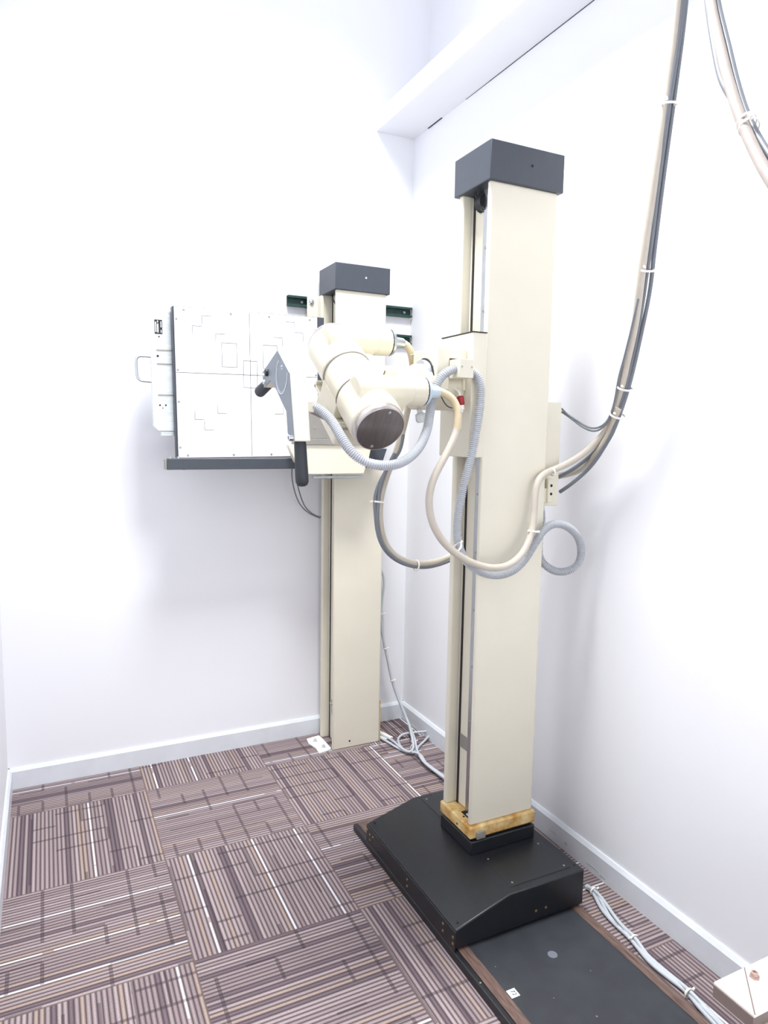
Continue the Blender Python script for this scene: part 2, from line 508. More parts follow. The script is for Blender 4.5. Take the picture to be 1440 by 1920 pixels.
W1 = [(1.607,-0.08,0.811),(1.628,-0.08,0.765),(1.631,-0.08,0.713),(1.624,-0.08,0.66),(1.617,-0.085,0.583),(1.619,-0.09,0.505),(1.633,-0.1,0.412),(1.65,-0.11,0.333),(1.661,-0.125,0.255),(1.684,-0.14,0.176),(1.706,-0.17,0.103),(1.718,-0.21,0.049),(1.668,-0.352,0.05),(1.672,-0.36,0.014),(1.635,-0.408,0.009),(1.612,-0.369,0.009),(1.618,-0.294,0.009),(1.647,-0.232,0.009),(1.675,-0.226,0.02),(1.729,-0.255,0.03),(1.801,-0.274,0.03),(1.787,-0.288,0.02),(1.739,-0.317,0.009),(1.672,-0.372,0.009),(1.644,-0.452,0.009),(1.642,-0.539,0.009),(1.649,-0.605,0.009),(1.654,-0.658,0.009),(1.65,-0.724,0.009)]
W2 = [(1.612,-0.075,0.792),(1.617,-0.075,0.713),(1.616,-0.08,0.635),(1.623,-0.085,0.556),(1.628,-0.09,0.45),(1.646,-0.1,0.357),(1.657,-0.115,0.28),(1.674,-0.13,0.207),(1.698,-0.155,0.128),(1.714,-0.2,0.064),(1.659,-0.341,0.06),(1.648,-0.384,0.024),(1.611,-0.411,0.02),(1.598,-0.353,0.02),(1.606,-0.245,0.009),(1.591,-0.188,0.009),(1.574,-0.142,0.009)]
W3 = [(1.613,-0.07,0.725),(1.613,-0.075,0.608),(1.615,-0.08,0.516),(1.639,-0.1,0.398),(1.656,-0.11,0.305),(1.673,-0.12,0.23),(1.694,-0.145,0.157),(1.712,-0.175,0.09),(1.719,-0.22,0.036),(1.659,-0.378,0.05),(1.658,-0.391,0.02),(1.627,-0.502,0.02),(1.627,-0.577,0.02),(1.632,-0.641,0.02),(1.639,-0.699,0.02)]
W4 = [(1.559,-0.174,0.009),(1.578,-0.245,0.009),(1.593,-0.325,0.009),(1.616,-0.388,0.009),(1.636,-0.416,0.02),(1.643,-0.463,0.024),(1.636,-0.525,0.009),(1.64,-0.611,0.009),(1.644,-0.712,0.009)]
F1 = [(1.706,-1.453,0.009),(1.71,-1.478,0.009),(1.694,-1.533,0.009),(1.669,-1.587,0.009),(1.655,-1.656,0.009),(1.664,-1.688,0.009),(1.647,-1.745,0.009),(1.639,-1.8,0.009),(1.646,-1.857,0.009),(1.649,-1.897,0.009),(1.642,-1.945,0.009),(1.637,-1.996,0.009),(1.625,-2.057,0.009)]
F2 = [(1.699,-1.456,0.009),(1.702,-1.489,0.02),(1.7,-1.543,0.009),(1.681,-1.601,0.009),(1.67,-1.655,0.009),(1.661,-1.7,0.02),(1.649,-1.757,0.009),(1.648,-1.81,0.009),(1.652,-1.863,0.009),(1.642,-1.906,0.02),(1.646,-1.952,0.009),(1.641,-2.003,0.009),(1.63,-2.065,0.009)]
F3 = [(1.698,-1.461,0.009),(1.703,-1.481,0.009),(1.682,-1.527,0.009),(1.665,-1.573,0.009),(1.657,-1.632,0.009),(1.655,-1.687,0.009),(1.643,-1.739,0.009),(1.634,-1.789,0.009),(1.639,-1.857,0.009),(1.644,-1.899,0.009),(1.631,-1.945,0.009),(1.624,-1.995,0.009),(1.612,-2.056,0.009)]
BK1 = [(1.152,-0.13,1.315),(1.151,-0.12,1.263),(1.17,-0.1,1.191),(1.202,-0.08,1.128),(1.243,-0.08,1.086),(1.292,-0.1,1.062)]
BK2 = [(1.17,-0.13,1.315),(1.171,-0.12,1.251),(1.195,-0.1,1.178),(1.227,-0.08,1.115),(1.263,-0.08,1.08),(1.297,-0.1,1.066)]

# ------------------------------------------------------------------ room
W = 1.79
YB = -4.7
SOF0, SOF1 = 2.822, 2.905
obj('floor', box(B(), -0.1, W + 0.2, YB - 0.1, 0.1, -0.1, 0.0), 'carpet', smooth=0, kind='structure')
obj('ceiling', box(B(), -0.1, W + 0.3, YB - 0.1, 0.1, CEIL, CEIL + 0.1), 'ceiling', smooth=0, kind='structure')
obj('wall_back', box(B(), -0.1, W + 0.2, 0.0, 0.1, 0.0, CEIL), 'wall', smooth=0, kind='structure')
obj('wall_left', box(B(), -0.1, 0.0, YB, 0.0, 0.0, CEIL), 'wall', smooth=0, kind='structure')
obj('wall_front', prism(B(), [(-0.1, 0), (0.35, 0), (0.35, 2.15), (1.65, 2.15), (1.65, 0), (W + 0.2, 0), (W + 0.2, CEIL), (-0.1, CEIL)], 'y', YB - 0.1, YB), 'wall', smooth=0, kind='structure')  # opening is made up, added to let the front fill in
# right wall: furred out below the soffit, set back above it
obj('wall_right', prism(B(), [(W, 0), (W + 0.2, 0), (W + 0.2, CEIL), (W + 0.068, CEIL), (W + 0.068, SOF1 - 0.01), (W, SOF1 - 0.01)], 'y', YB, 0.0), 'wall', smooth=0, kind='structure')
trim = obj('trim_1', box(B(), 1.594, W + 0.068, YB, 0.0, SOF0, SOF1), 'wall', bevel=0.003, smooth=0, kind='structure')
bm = B()
for y0, y1, w in ((-0.26, -0.14, 0.006), (-1.5, -0.62, 0.0022), (-0.62, -0.45, 0.0014)):
    box(bm, W - w, W - 0.0001, y0, y1, SOF0 - 0.0016, SOF0 + 0.001)
obj('caulk_crack', bm, 'dark', trim, smooth=0, split=True)
BH, BT = 0.086, 0.014
obj('baseboard_back', prism(B(), [(0, 0), (-BT, 0), (-BT, BH - 0.012), (-0.006, BH), (0, BH)], 'x', 0.0, W), 'base', smooth=0, kind='structure')
obj('baseboard_left', prism(B(), [(0, 0), (BT, 0), (BT, BH - 0.012), (0.006, BH), (0, BH)], 'y', YB, 0.0), 'base', smooth=0, kind='structure')
obj('baseboard_right', prism(B(), [(W, 0), (W - BT, 0), (W - BT, BH - 0.012), (W - 0.006, BH), (W, BH)], 'y', YB, 0.0), 'base', smooth=0, kind='structure')
bb_r = bpy.data.objects['baseboard_right']
for y, z, l, h in ((-1.02, 0.060, 0.05, 0.006), (-1.09, 0.052, 0.03, 0.009), (-1.20, 0.035, 0.06, 0.006), (-1.27, 0.030, 0.025, 0.012), (-1.40, 0.022, 0.07, 0.007), (-1.45, 0.016, 0.03, 0.012)):
    pts = []
    for i in range(14):
        a_ = 2 * math.pi * i / 14
        k_ = random.uniform(0.6, 1.0)
        pts.append((y + l / 2 * k_ * math.cos(a_), z + h / 2 * k_ * math.sin(a_)))
    obj('paint_flake', prism(B(), pts, 'x', W - BT - 0.0006, W - BT + 0.0002), 'stain', bb_r, smooth=0)
for k, (lx, sx, sy, _p) in enumerate(LAMPS):  # second panel frames the added fill lamp
    t = thing('ceiling_light', (lx[0], lx[1], CEIL), ('square ceiling light panel above the two columns', 'added fill light panel on the ceiling nearer the front of the room')[k], 'ceiling light', 'square ceiling lights')
    bm = B()
    x, y = lx[0], lx[1]
    for a in ((x - 0.32, x + 0.32, y - 0.32, y - 0.29), (x - 0.32, x + 0.32, y + 0.29, y + 0.32), (x - 0.32, x - 0.29, y - 0.29, y + 0.29), (x + 0.29, x + 0.32, y - 0.29, y + 0.29)):
        box(bm, *a, CEIL - 0.045, CEIL)
    obj('frame', bm, 'white', t)

# ------------------------------------------------------------------ columns
def column(t, x0, y0, z0, z1, w=0.24, dp=0.167, bands=True):
    """C-section mast: wide face towards the room, open channel towards the left; y0 is the front"""
    y1 = y0 + dp
    ft = 0.016
    cx = x0 + 0.04
    obj('column', prism(B(), [(x0, y0), (x0 + w, y0), (x0 + w, y1), (x0, y1), (x0, y1 - 0.022), (cx, y1 - 0.022), (cx, y0 + ft), (x0, y0 + ft)], 'z', z0, z1), 'cream', t, bevel=0.006, seg=3)
    obj('cable_slot', box(B(), cx - 0.002, cx + 0.001, y1 - 0.034, y1 - 0.0225, z0, z1), 'dark', t, smooth=0)
    rl = obj('guide_rail', box(B(), cx - 0.009, cx + 0.001, y0 + ft + 0.03, y0 + ft + 0.062, z0 + 0.002, z1), 'rail', t, bevel=0.001)
    bm = B()
    z = z0 + 0.13
    while z < z1 - 0.05:
        screw(bm, (cx - 0.0085, y0 + ft + 0.046, z), (-1, 0, 0), 0.005, 0.0025)
        z += 0.182
    obj('rail_screw', bm, 'screw', rl, split=True)
    if bands:
        obj('rail_label', box(B(), cx - 0.002, cx + 0.001, y0 + ft + 0.0622, y1 - 0.035, z0 + 0.20, z0 + 0.245), 'greymetal', t, smooth=0)

def top_cap(t, x0, y0, z0, z1, w, dp, sc):
    """folded sheet cap, open underneath"""
    a, b_, c, d_ = x0 - 0.008, x0 + w + 0.012, y0 - 0.010, y0 + dp + 0.016
    cp = obj('top_cap', box(B(), a, b_, c, d_, z0, z1), 'cap', t, bevel=0.0025)
    bm = screw(B(), (a + (b_ - a) * 0.55, c, (z0 + z1) / 2 + 0.004), (0, -1, 0), 0.004, 0.0014)
    obj('screw', bm, sc, cp)
    return cp

# near stand -------------------------------------------------------------
CX, CY = 1.336, -1.322
st = thing('x_ray_tube_stand', (1.38, -1.245, 0.028), 'tall cream column with dark grey cap on a black base over the floor rail', 'x-ray stand')
# black base carriage with one sloping shoulder
YF, YK = -1.538, -0.952
X0, XR, X1 = 1.150, 1.336, 1.612
base = obj('base_cover', prism(B(), [(X0 + 0.004, 0.03), (X1, 0.03), (X1, 0.142), (XR, 0.142), (X0 + 0.004, 0.088)], 'y', YF, YK), 'black', st, bevel=0.004, seg=3)
bm = B()
for y in (YF + 0.02, YK - 0.02):
    lathe(bm, (X0 + 0.022, y, 0.0945), (-0.28, 0, 0.96), [(0, 0.004), (0.0008, 0.004), (0.0008, 0)], 12)
for x, y in ((1.598, YF + 0.03), (1.598, YK - 0.03), (1.40, YK - 0.018)):
    lathe(bm, (x, y, 0.1415), (0, 0, 1), [(0, 0.004), (0.001, 0.004), (0.001, 0)], 12)
obj('fixing_hole', bm, 'hole', base, split=True)
side = obj('side_plate', box(B(), X0, X0 + 0.0035, YF - 0.004, YK, 0.016, 0.086), 'black', st, bevel=0.0012)
bm = B()
for y, z in ((YF + 0.006, 0.066), (YF + 0.006, 0.047), (YF + 0.06, 0.07), (YF + 0.06, 0.048), (-1.26, 0.068), (-1.26, 0.046), (YK - 0.03, 0.062), (YK - 0.03, 0.042), (YK - 0.055, 0.066), (YK - 0.008, 0.07)):
    screw(bm, (X0, y, z), (-1, 0, 0), 0.004, 0.0018)
obj('side_screw', bm, 'brass', side, split=True)
bm = B()
for x in (1.432, 1.468):
    screw(bm, (x, YF, 0.062), (0, -1, 0), 0.004, 0.0018)
obj('front_screw', bm, 'brass', base, split=True)
hatch = obj('access_hatch', box(B(), 1.357, 1.580, -1.512, -1.362, 0.141, 0.1438), 'black', base, bevel=0.0008)
bm = B()
for x, y in ((1.372, -1.498), (1.566, -1.498), (1.372, -1.374), (1.566, -1.374)):
    screw(bm, (x, y, 0.1436), (0, 0, 1), 0.0035, 0.0014)
obj('hatch_screw', bm, 'screw', base, split=True)
hb = obj('rear_hatch', box(B(), 1.357, 1.580, -1.118, -0.972, 0.141, 0.1438), 'black', base, bevel=0.0008)
bm = B()
for x, y in ((1.372, -0.986), (1.566, -0.986), (1.372, -1.104), (1.566, -1.104)):
    screw(bm, (x, y, 0.1436), (0, 0, 1), 0.0035, 0.0014)
obj('hatch_screw', bm, 'screw', base, split=True)
obj('pedestal_block', box(B(), 1.333, 1.580, -1.336, -1.148, 0.141, 0.186), 'black', st, bevel=0.004)
obj('pedestal_gasket', box(B(), 1.345, 1.570, -1.325, -1.158, 0.186, 0.193), 'hole', st, smooth=0)
bp_ = obj('rust_stained_base_plate', box(B(), 1.329, 1.582, -1.334, -1.148, 0.193, 0.233), 'rust', st, bevel=0.006, seg=3, label='yellowed rust-stained base plate under the column')
bm = B()
lathe(bm, (1.3295, -1.258, 0.208), (-1, 0, 0), [(0, 0.004), (0.0006, 0.004), (0.0006, 0)], 12)
lathe(bm, (1.347, -1.268, 0.2328), (0, 0, 1), [(0, 0.004), (0.0006, 0.004), (0.0006, 0)], 12)
box(bm, 1.354, 1.374, -1.285, -1.240, 0.2325, 0.2338)
obj('fixing_hole', bm, 'hole', bp_, split=True)
cyl(bm := B(), (1.366, -1.262, 0.231), (1.366, -1.285, 0.231), 0.0075, 16)
obj('leveling_bolt', bm, 'steel', bp_)
lt = obj('latch_plate', box(B(), 1.352, 1.384, -1.340, -1.332, 0.192, 0.215), 'greymetal', st, bevel=0.001)
bm = B()
for x, z in ((1.358, 0.200), (1.367, 0.199), (1.377, 0.202)):
    screw(bm, (x, -1.340, z), (0, -1, 0), 0.003, 0.0016)
obj('latch_screw', bm, 'screw', lt, split=True)
bm = lathe(B(), (1.58, -1.235, 0.245), (1, 0, 0), [(0, 0.0135), (0.04, 0.0135), (0.048, 0.011), (0.053, 0.006), (0.054, 0)], 20)
obj('rubber_bumper', bm, 'bumper', st)
column(st, CX, CY, 0.232, 2.168)
top_cap(st, CX, CY, 2.166, 2.274, 0.24, 0.167, 'hole')
bm = B()
sweep(bm, spline([(1.366, -1.20, 2.166), (1.362, -1.215, 2.14), (1.364, -1.236, 2.115), (1.372, -1.25, 2.10)], 0.006), 0.003, 8)
sweep(bm, spline([(1.364, -1.205, 2.166), (1.360, -1.222, 2.145), (1.362, -1.243, 2.12), (1.374, -1.256, 2.105)], 0.006), 0.003, 8)
obj('lift_cable', bm, 'dgcable', st, split=True)
bm = lathe(B(), (1.378, -1.245, 2.135), (0, 1, 0), [(0, 0.026), (0.03, 0.026)], 24)
obj('pulley', bm, 'dark', st)
# carriage that rides on the channel
cg = obj('carriage_cover', prism(B(), [(1.283, 1.386), (1.3325, 1.386), (1.3325, 1.742), (1.283, 1.742)], 'y', -1.336, -1.163), 'cream', st, bevel=0.003)
obj('carriage_slider', box(B(), 1.325, 1.362, -1.29, -1.19, 1.39, 1.74), 'dark', st, smooth=0)
obj('carriage_top_edge', box(B(), 1.282, 1.3325, -1.337, -1.162, 1.742, 1.7445), 'dark', cg, smooth=0)
# arm block on the carriage, with a cable window in its front
blk = B()
prism(blk, [(1.184, 1.696), (1.283, 1.696), (1.283, 1.578), (1.273, 1.578), (1.273, 1.668), (1.226, 1.668), (1.226, 1.578), (1.184, 1.578)], 'y', -1.308, -1.285)
box(blk, 1.184, 1.283, -1.285, -1.165, 1.578, 1.696)
bk = obj('arm_block', blk, 'cream', st, bevel=0.003)
obj('arm_block_window', box(B(), 1.227, 1.272, -1.2875, -1.2845, 1.579, 1.667), 'cap', bk, smooth=0)
cyl(bm := B(), (1.148, -1.235, 1.588), (1.284, -1.235, 1.588), 0.066, 40)
obj('arm_shaft_housing', bm, 'creamd', st, bevel=0.003)
lathe(bm := B(), (1.168, -1.235, 1.612), (1, 0, 0), [(0, 0.046), (0.0, 0.052), (0.004, 0.055), (0.018, 0.055)], 40)
obj('swivel_flange', bm, 'steel', st)
lathe(bm := B(), (1.181, -1.235, 1.612), (1, 0, 0), [(0, 0.0595), (0.0045, 0.0595)], 40)
obj('flange_gap', bm, 'dark', st)
bm = B()
lathe(bm, (1.184, -1.172, 1.648), (-1, 0, 0), [(0, 0.006), (0.006, 0.006), (0.006, 0.004), (0.003, 0.004), (0.003, 0)], 14)
obj('lock_screw', bm, 'tan', bk)
bm = B()
lathe(bm, (1.165, -1.245, 1.525), (0.1, -0.2, -1), [(0, 0.008), (0.012, 0.008), (0.016, 0.015), (0.034, 0.016), (0.04, 0.012), (0.041, 0)], 20)
kn = obj('clear_lock_knob', bm, 'clear', st, label='clear plastic lock knob')
# hose connector box and small leads
cn = obj('hose_connector_box', box(B(), 1.224, 1.270, -1.366, -1.309, 1.610, 1.662), 'cream', st, bevel=0.0015)
bm = B()
for x in (1.231, 1.263):
    screw(bm, (x, -1.366, 1.640), (0, -1, 0), 0.003, 0.0014)
obj('connector_screw', bm, 'screw', cn, split=True)
bm = sweep(B(), spline([(1.250, -1.295, 1.585), (1.254, -1.318, 1.572), (1.252, -1.327, 1.552)], 0.005), 0.0038, 10)
obj('plug_lead', bm, 'white', st)
bm = lathe(B(), (1.252, -1.327, 1.562), (0.1, -0.1, -1), [(0, 0.006), (0.003, 0.0105), (0.024, 0.0105), (0.027, 0.008), (0.028, 0)], 16)
rp = obj('red_plug', bm, 'red', st, label='small red connector plug')
bm = lathe(B(), (1.2546, -1.3296, 1.537), (0.1, -0.1, -1), [(0, 0.008), (0.014, 0.008), (0.016, 0.004), (0.022, 0.003)], 14)
obj('plug_collar', bm, 'white', rp)
bm = sweep(B(), spline([(1.200, -1.30, 1.575), (1.206, -1.306, 1.552), (1.220, -1.312, 1.532), (1.240, -1.315, 1.528), (1.252, -1.315, 1.540)], 0.004), 0.0018, 8)
obj('small_loop_lead', bm, 'dgcable', st)
# junction box on the right side of the column with its cable clamp
jb = obj('junction_box', box(B(), 1.580, 1.643, -1.302, -1.205, 1.232, 1.556), 'cream', st, bevel=0.002)
obj('junction_gasket', box(B(), 1.5755, 1.580, -1.298, -1.21, 1.236, 1.552), 'dark', st, smooth=0)
bm = lathe(B(), (1.602, -1.27, 1.556), (0, 0, 1), [(0, 0.008), (0.004, 0.008), (0.005, 0.004), (0.005, 0)], 12)
obj('grommet', bm, 'screw', jb)
cl = B()
box(cl, 1.585, 1.606, -1.325, -1.302, 1.245, 1.318)
box(cl, 1.573, 1.585, -1.318, -1.302, 1.245, 1.29)
cl_ = obj('cable_clamp', cl, 'creamd', st, bevel=0.002)
bm = B()
for z in (1.298, 1.272):
    lathe(bm, (1.5965, -1.325, z), (0, -1, 0), [(0, 0.0045), (0.0006, 0.0045), (0.0006, 0)], 12)
obj('clamp_hole', bm, 'hole', cl_, split=True)

# ------------------------------------------------------------------ tube head
T = Vector((0.958, -1.235, 1.590))
dv = Vector((0, 0.8166, 0.5772))
bv = Vector((0, 0.5772, -0.8166))
nv = -bv
xv = Vector((1, 0, 0))
def L3(x, s, n):
    return T + xv * x + dv * s + nv * n
def lbox(bm, x0, x1, s0, s1, n0, n1):
    vs = [bm.verts.new(L3(x, s, n)) for x in (x0, x1) for s in (s0, s1) for n in (n0, n1)]
    for f in ((0, 1, 3, 2), (4, 6, 7, 5), (0, 4, 5, 1), (2, 3, 7, 6), (0, 2, 6, 4), (1, 5, 7, 3)):
        bm.faces.new([vs[i] for i in f])
    return bm
th = thing('x_ray_tube', T, 'cream cylindrical x-ray tube with two cable horns, tilted on its arm left of the column', 'x-ray tube')
lathe(bm := B(), L3(0, -0.085, 0), dv, [(0, 0.069), (0.15, 0.069)], 64)
obj('tube_sleeve', bm, 'creamd', th)
for s, w in ((-0.072, 0.004), (0.046, 0.004)):
    lathe(bm := B(), L3(0, s, 0), dv, [(0, 0.069), (0.0005, 0.0725), (w, 0.0725), (w + 0.0005, 0.069)], 64)
    obj('seam_ring', bm, 'greymetal', th)
HS = {}
for nm, s0, s1, hs in (('front_housing', -0.203, -0.073, -0.117), ('rear_housing', 0.05, 0.203, 0.148)):
    bm = B()
    lathe(bm, L3(0, s0, 0), dv, [(0, 0.066), (0.006, 0.0725), (s1 - s0 - 0.002, 0.0725), (s1 - s0, 0.071)], 64)
    cyl(bm, L3(-0.052, hs, 0.052), L3(0.152, hs, 0.055), 0.0395, 48)
    # web that blends the horn into the barrel
    prism_pts = [(-0.05, 0.036), (0.05, 0.036), (0.066, 0.0), (-0.066, 0.0)]
    vs0 = [bm.verts.new(L3(x, hs + y_ * 1.0, n)) for x, n in ((-0.050, 0.055), (0.10, 0.055), (0.085, -0.005), (-0.062, -0.005)) for y_ in (-0.039, 0.039)]
    for f in ((0, 1, 3, 2), (2, 3, 5, 4), (4, 5, 7, 6), (6, 7, 1, 0), (0, 2, 4, 6), (1, 7, 5, 3)):
        bm.faces.new([vs0[i] for i in f])
    h = obj('housing', bm, 'creamd', th, remesh=0.0028)
    HS[nm] = h
    lathe(bm := B(), L3(0.108, hs, 0.0545), xv, [(0, 0.0395), (0.0005, 0.0402), (0.0015, 0.0402), (0.002, 0.0395)], 48)
    obj('horn_seam', bm, 'cream', h)
    lathe(bm := B(), L3(0.150, hs, 0.055), xv, [(0, 0.0385), (0.004, 0.0385)], 48)
    obj('gasket', bm, 'dark', h)
    lathe(bm := B(), L3(0.153, hs, 0.055), xv, [(0, 0.0375), (0.001, 0.039), (0.005, 0.039), (0.006, 0.036), (0.010, 0.036), (0.011, 0.034), (0.0115, 0.020), (0.013, 0.0195), (0.045, 0.0165), (0.049, 0.0145), (0.050, 0.010), (0.050, 0)], 48)
    obj('cable_plug', bm, 'plug' if hs < 0 else 'steel', h, label='pale blue cable plug' if hs < 0 else 'shiny metal cable plug')
for sg in (-1, 1):
    lathe(bm := B(), L3(0, sg * 0.201, 0), dv * sg, [(0, 0.062), (0, 0.0675), (0.002, 0.0695), (0.012, 0.0695), (0.020, 0.0665), (0.0215, 0.0645), (0.0205, 0.064), (0.0205, 0.0)], 72)
    rg = obj('end_ring', bm, 'discring', th)
    lathe(bm := B(), L3(0, sg * 0.2215, 0), dv * sg, [(0, 0.0640), (0.0008, 0.0635), (0.0012, 0.0625), (0.0012, 0.0)], 72)
    dc = obj('end_cap', bm, 'disc', th)
    bm = B()
    screw(bm, L3(0.010, sg * 0.2226, 0.053), dv * sg, 0.0042, 0.0015)
    screw(bm, L3(-0.010, sg * 0.2226, -0.053), dv * sg, 0.0042, 0.0015)
    obj('cap_screw', bm, 'steel', dc, split=True)
obj('rating_label', lbox(B(), 0.088, 0.099, 0.146, 0.172, 0.0925, 0.0947), 'greypale', HS['rear_housing'], smooth=0)
# yoke and arm to the column
yk = lbox(B(), 0.045, 0.078, -0.100, 0.088, -0.085, 0.050)
obj('yoke_plate', yk, 'creamd', th, bevel=0.012, seg=4)
cyl(bm := B(), L3(0.07, 0.0, 0.01), (1.1475, -1.235, 1.600), 0.044, 40)
obj('arm', bm, 'creamd', th)
bm = B()
lbox(bm, 0.058, 0.098, -0.052, -0.046, 0.052, 0.074)
lbox(bm, 0.058, 0.098, -0.052, -0.022, 0.050, 0.054)
lbox(bm, 0.058, 0.063, -0.052, -0.022, 0.052, 0.074)
obj('cable_clip', bm, 'cream', th, bevel=0.001)
# collimator under the tube, on the side away from the camera
bm = lbox(B(), -0.056, 0.056, -0.094, 0.094, -0.150, -0.070)
obj('collimator', bm, 'creamd', th, bevel=0.010, seg=3)
bm = lbox(B(), -0.066, 0.066, -0.112, 0.112, -0.082, -0.070)
lbox(bm, -0.066, 0.066, 0.095, 0.104, -0.082, -0.058)
lbox(bm, -0.066, 0.066, -0.112, -0.103, -0.082, -0.058)
obj('collimator_flange', bm, 'cream', th, bevel=0.002)
bm = lbox(B(), -0.068, -0.040, -0.075, 0.050, -0.070, -0.020)
obj('mounting_saddle', bm, 'creamd', th, bevel=0.003)
# control panel with two grips
XP = 0.735
poly = [(-1.250, 1.665), (-1.350, 1.599), (-1.386, 1.429), (-1.342, 1.428), (-1.327, 1.503), (-1.290, 1.527), (-1.244, 1.559), (-1.187, 1.591), (-1.125, 1.573), (-1.106, 1.615)]
pc = obj('control_panel', prism(B(), poly, 'x', XP + 0.0015, XP + 0.045), 'cream', th, bevel=0.003)
cc = Vector((-1.25, 1.56))
poly2 = [tuple(Vector(p) + (cc - Vector(p)).normalized() * 0.0015) for p in poly]
fp = obj('face_plate', prism(B(), poly2, 'x', XP, XP + 0.002), 'greypanel', pc, smooth=0, label='grey face plate with round angle scale')
def arc(bm, cy, cz, r0, r1, a0, a1, x0, x1, n=40):
    pts = [(cy + r1 * math.cos(a0 + (a1 - a0) * i / n), cz + r1 * math.sin(a0 + (a1 - a0) * i / n)) for i in range(n + 1)]
    pts += [(cy + r0 * math.cos(a0 + (a1 - a0) * i / n), cz + r0 * math.sin(a0 + (a1 - a0) * i / n)) for i in range(n, -1, -1)]
    return prism(bm, pts, 'x', x0, x1)
bm = arc(B(), -1.289, 1.596, 0.0445, 0.0475, math.radians(58), math.radians(-165 + 360 - 0.0) if False else math.radians(-185), XP - 0.0012, XP + 0.0004)
arc(bm, -1.289, 1.596, 0.041, 0.042, math.radians(30), math.radians(-150), XP - 0.0008, XP + 0.0004)
box(bm, XP - 0.0008, XP + 0.0004, -1.297, -1.282, 1.618, 1.622)
box(bm, XP - 0.0008, XP + 0.0004, -1.297, -1.285, 1.612, 1.614)
obj('angle_scale', bm, 'greypale', pc, smooth=0, split=True)
bm = B()
for y, z in ((-1.126, 1.606), (-1.133, 1.588)):
    lathe(bm, (XP, y, z), (-1, 0, 0), [(0, 0.007), (0.004, 0.0065), (0.005, 0)], 16)
obj('push_button', bm, 'greypale', pc, split=True)
lathe(bm := B(), (XP, -1.160, 1.612), (-1, 0, 0), [(0, 0.010), (0.006, 0.009), (0.007, 0)], 16)
obj('selector_knob', bm, 'dark', pc)
lathe(bm := B(), (XP, -1.376, 1.438), (-1, 0, 0), [(0, 0.008), (0.010, 0.008), (0.011, 0.007), (0.011, 0.0045), (0.007, 0.0045), (0.007, 0)], 20)
lathe(bm, (XP, -1.356, 1.441), (-1, 0, 0), [(0, 0.007), (0.006, 0.007), (0.007, 0.006), (0.007, 0)], 20)
obj('key_switch', bm, 'key', pc, split=True)
for p0, p1 in (((0.758, -1.366, 1.430), (0.758, -1.385, 1.316)), ((0.758, -1.112, 1.592), (0.758, -0.994, 1.566))):
    p0, p1 = Vector(p0), Vector(p1)
    ln = (p1 - p0).length
    lathe(bm := B(), p0, p1 - p0, [(0, 0.0145), (0.01, 0.0155), (ln * 0.8, 0.0168), (ln - 0.012, 0.0166), (ln - 0.004, 0.013), (ln - 0.0008, 0.007), (ln, 0)], 28)
    obj('hand_grip', bm, 'rubber', pc)
obj('hose_socket', box(B(), XP + 0.044, 0.806, -1.342, -1.318, 1.503, 1.531), 'cream', pc, bevel=0.002)
bm = B()
q0, q1 = L3(-0.05, -0.02, -0.105), Vector((0.772, -1.22, 1.545))
cyl(bm, q0, q1, 0.013, 16)
obj('panel_bracket', bm, 'greymetal', pc)

# ------------------------------------------------------------------ wall stand with image receptor
BX, BY = 1.316, -0.216
ws = thing('wall_column_stand', (1.436, -0.13, 0.0), 'shorter cream column with dark grey cap standing against the back wall', 'x-ray stand')
column(ws, BX, BY, 0.0, 2.058, 0.238, 0.168, bands=False)
top_cap(ws, BX, BY, 2.055, 2.166, 0.238, 0.168, 'white')
sweep(bm := B(), spline([(1.342, -0.10, 2.056), (1.338, -0.125, 2.03), (1.344, -0.15, 2.0), (1.352, -0.165, 1.98)], 0.006), 0.003, 8)
obj('lift_cable', bm, 'dgcable', ws, split=True)
br = obj('wall_bracket', prism(B(), [(1.252, -0.026), (1.252, -0.030), (1.300, -0.030), (1.300, -0.075), (1.316, -0.075), (1.316, -0.026)], 'z', 1.94, 2.052), 'cream', ws, bevel=0.002)
bm = lathe(B(), (1.272, -0.030, 2.026), (0, -1, 0), [(0, 0.013), (0.002, 0.013), (0.003, 0.009), (0.009, 0.0085), (0.011, 0.006), (0.011, 0)], 16)
obj('bolt', bm, 'steel', br)
fo = obj('foot_plate', prism(B(), [(1.245, -0.062), (1.312, -0.05), (1.3155, -0.10), (1.3155, -0.200), (1.29, -0.214), (1.248, -0.222), (1.252, -0.17), (1.238, -0.11)], 'z', 0.0, 0.008), 'white', ws, bevel=0.002)
bm = B()
for x, y in ((1.272, -0.105), (1.285, -0.180)):
    lathe(bm, (x, y, 0.008), (0, 0, 1), [(0, 0.010), (0.002, 0.010), (0.002, 0.007), (0.012, 0.006), (0.013, 0)], 8)
obj('bolt', bm, 'zinc', fo, split=True)
obj('foot_plate', prism(B(), [(1.5545, -0.055), (1.60, -0.10), (1.63, -0.21), (1.59, -0.215), (1.5545, -0.15)], 'z', 0.0, 0.007), 'white', ws, bevel=0.002)
obj('edge_strip', box(B(), 1.5535, 1.558, -0.215, -0.175, 0.002, 0.20), 'rust', ws, bevel=0.001, label='yellowed strip at the foot of the right edge')
lathe(bm := B(), (1.400, BY, 0.032), (0, -1, 0), [(0, 0.0045), (0.0006, 0.0045), (0.0006, 0)], 12)
obj('fixing_hole', bm, 'hole', ws)
bm = box(B(), 1.316, 1.338, -0.198, -0.190, 0.165, 0.235)
cyl(bm, (1.318, -0.196, 0.22), (1.312, -0.196, 0.22), 0.008, 12)
obj('slider_stop', bm, 'steel', ws)

bk_ = thing('image_receptor', (1.0, -0.25, 1.34), 'white square image receptor panel with crosshair markings held beside the wall column', 'image receptor')
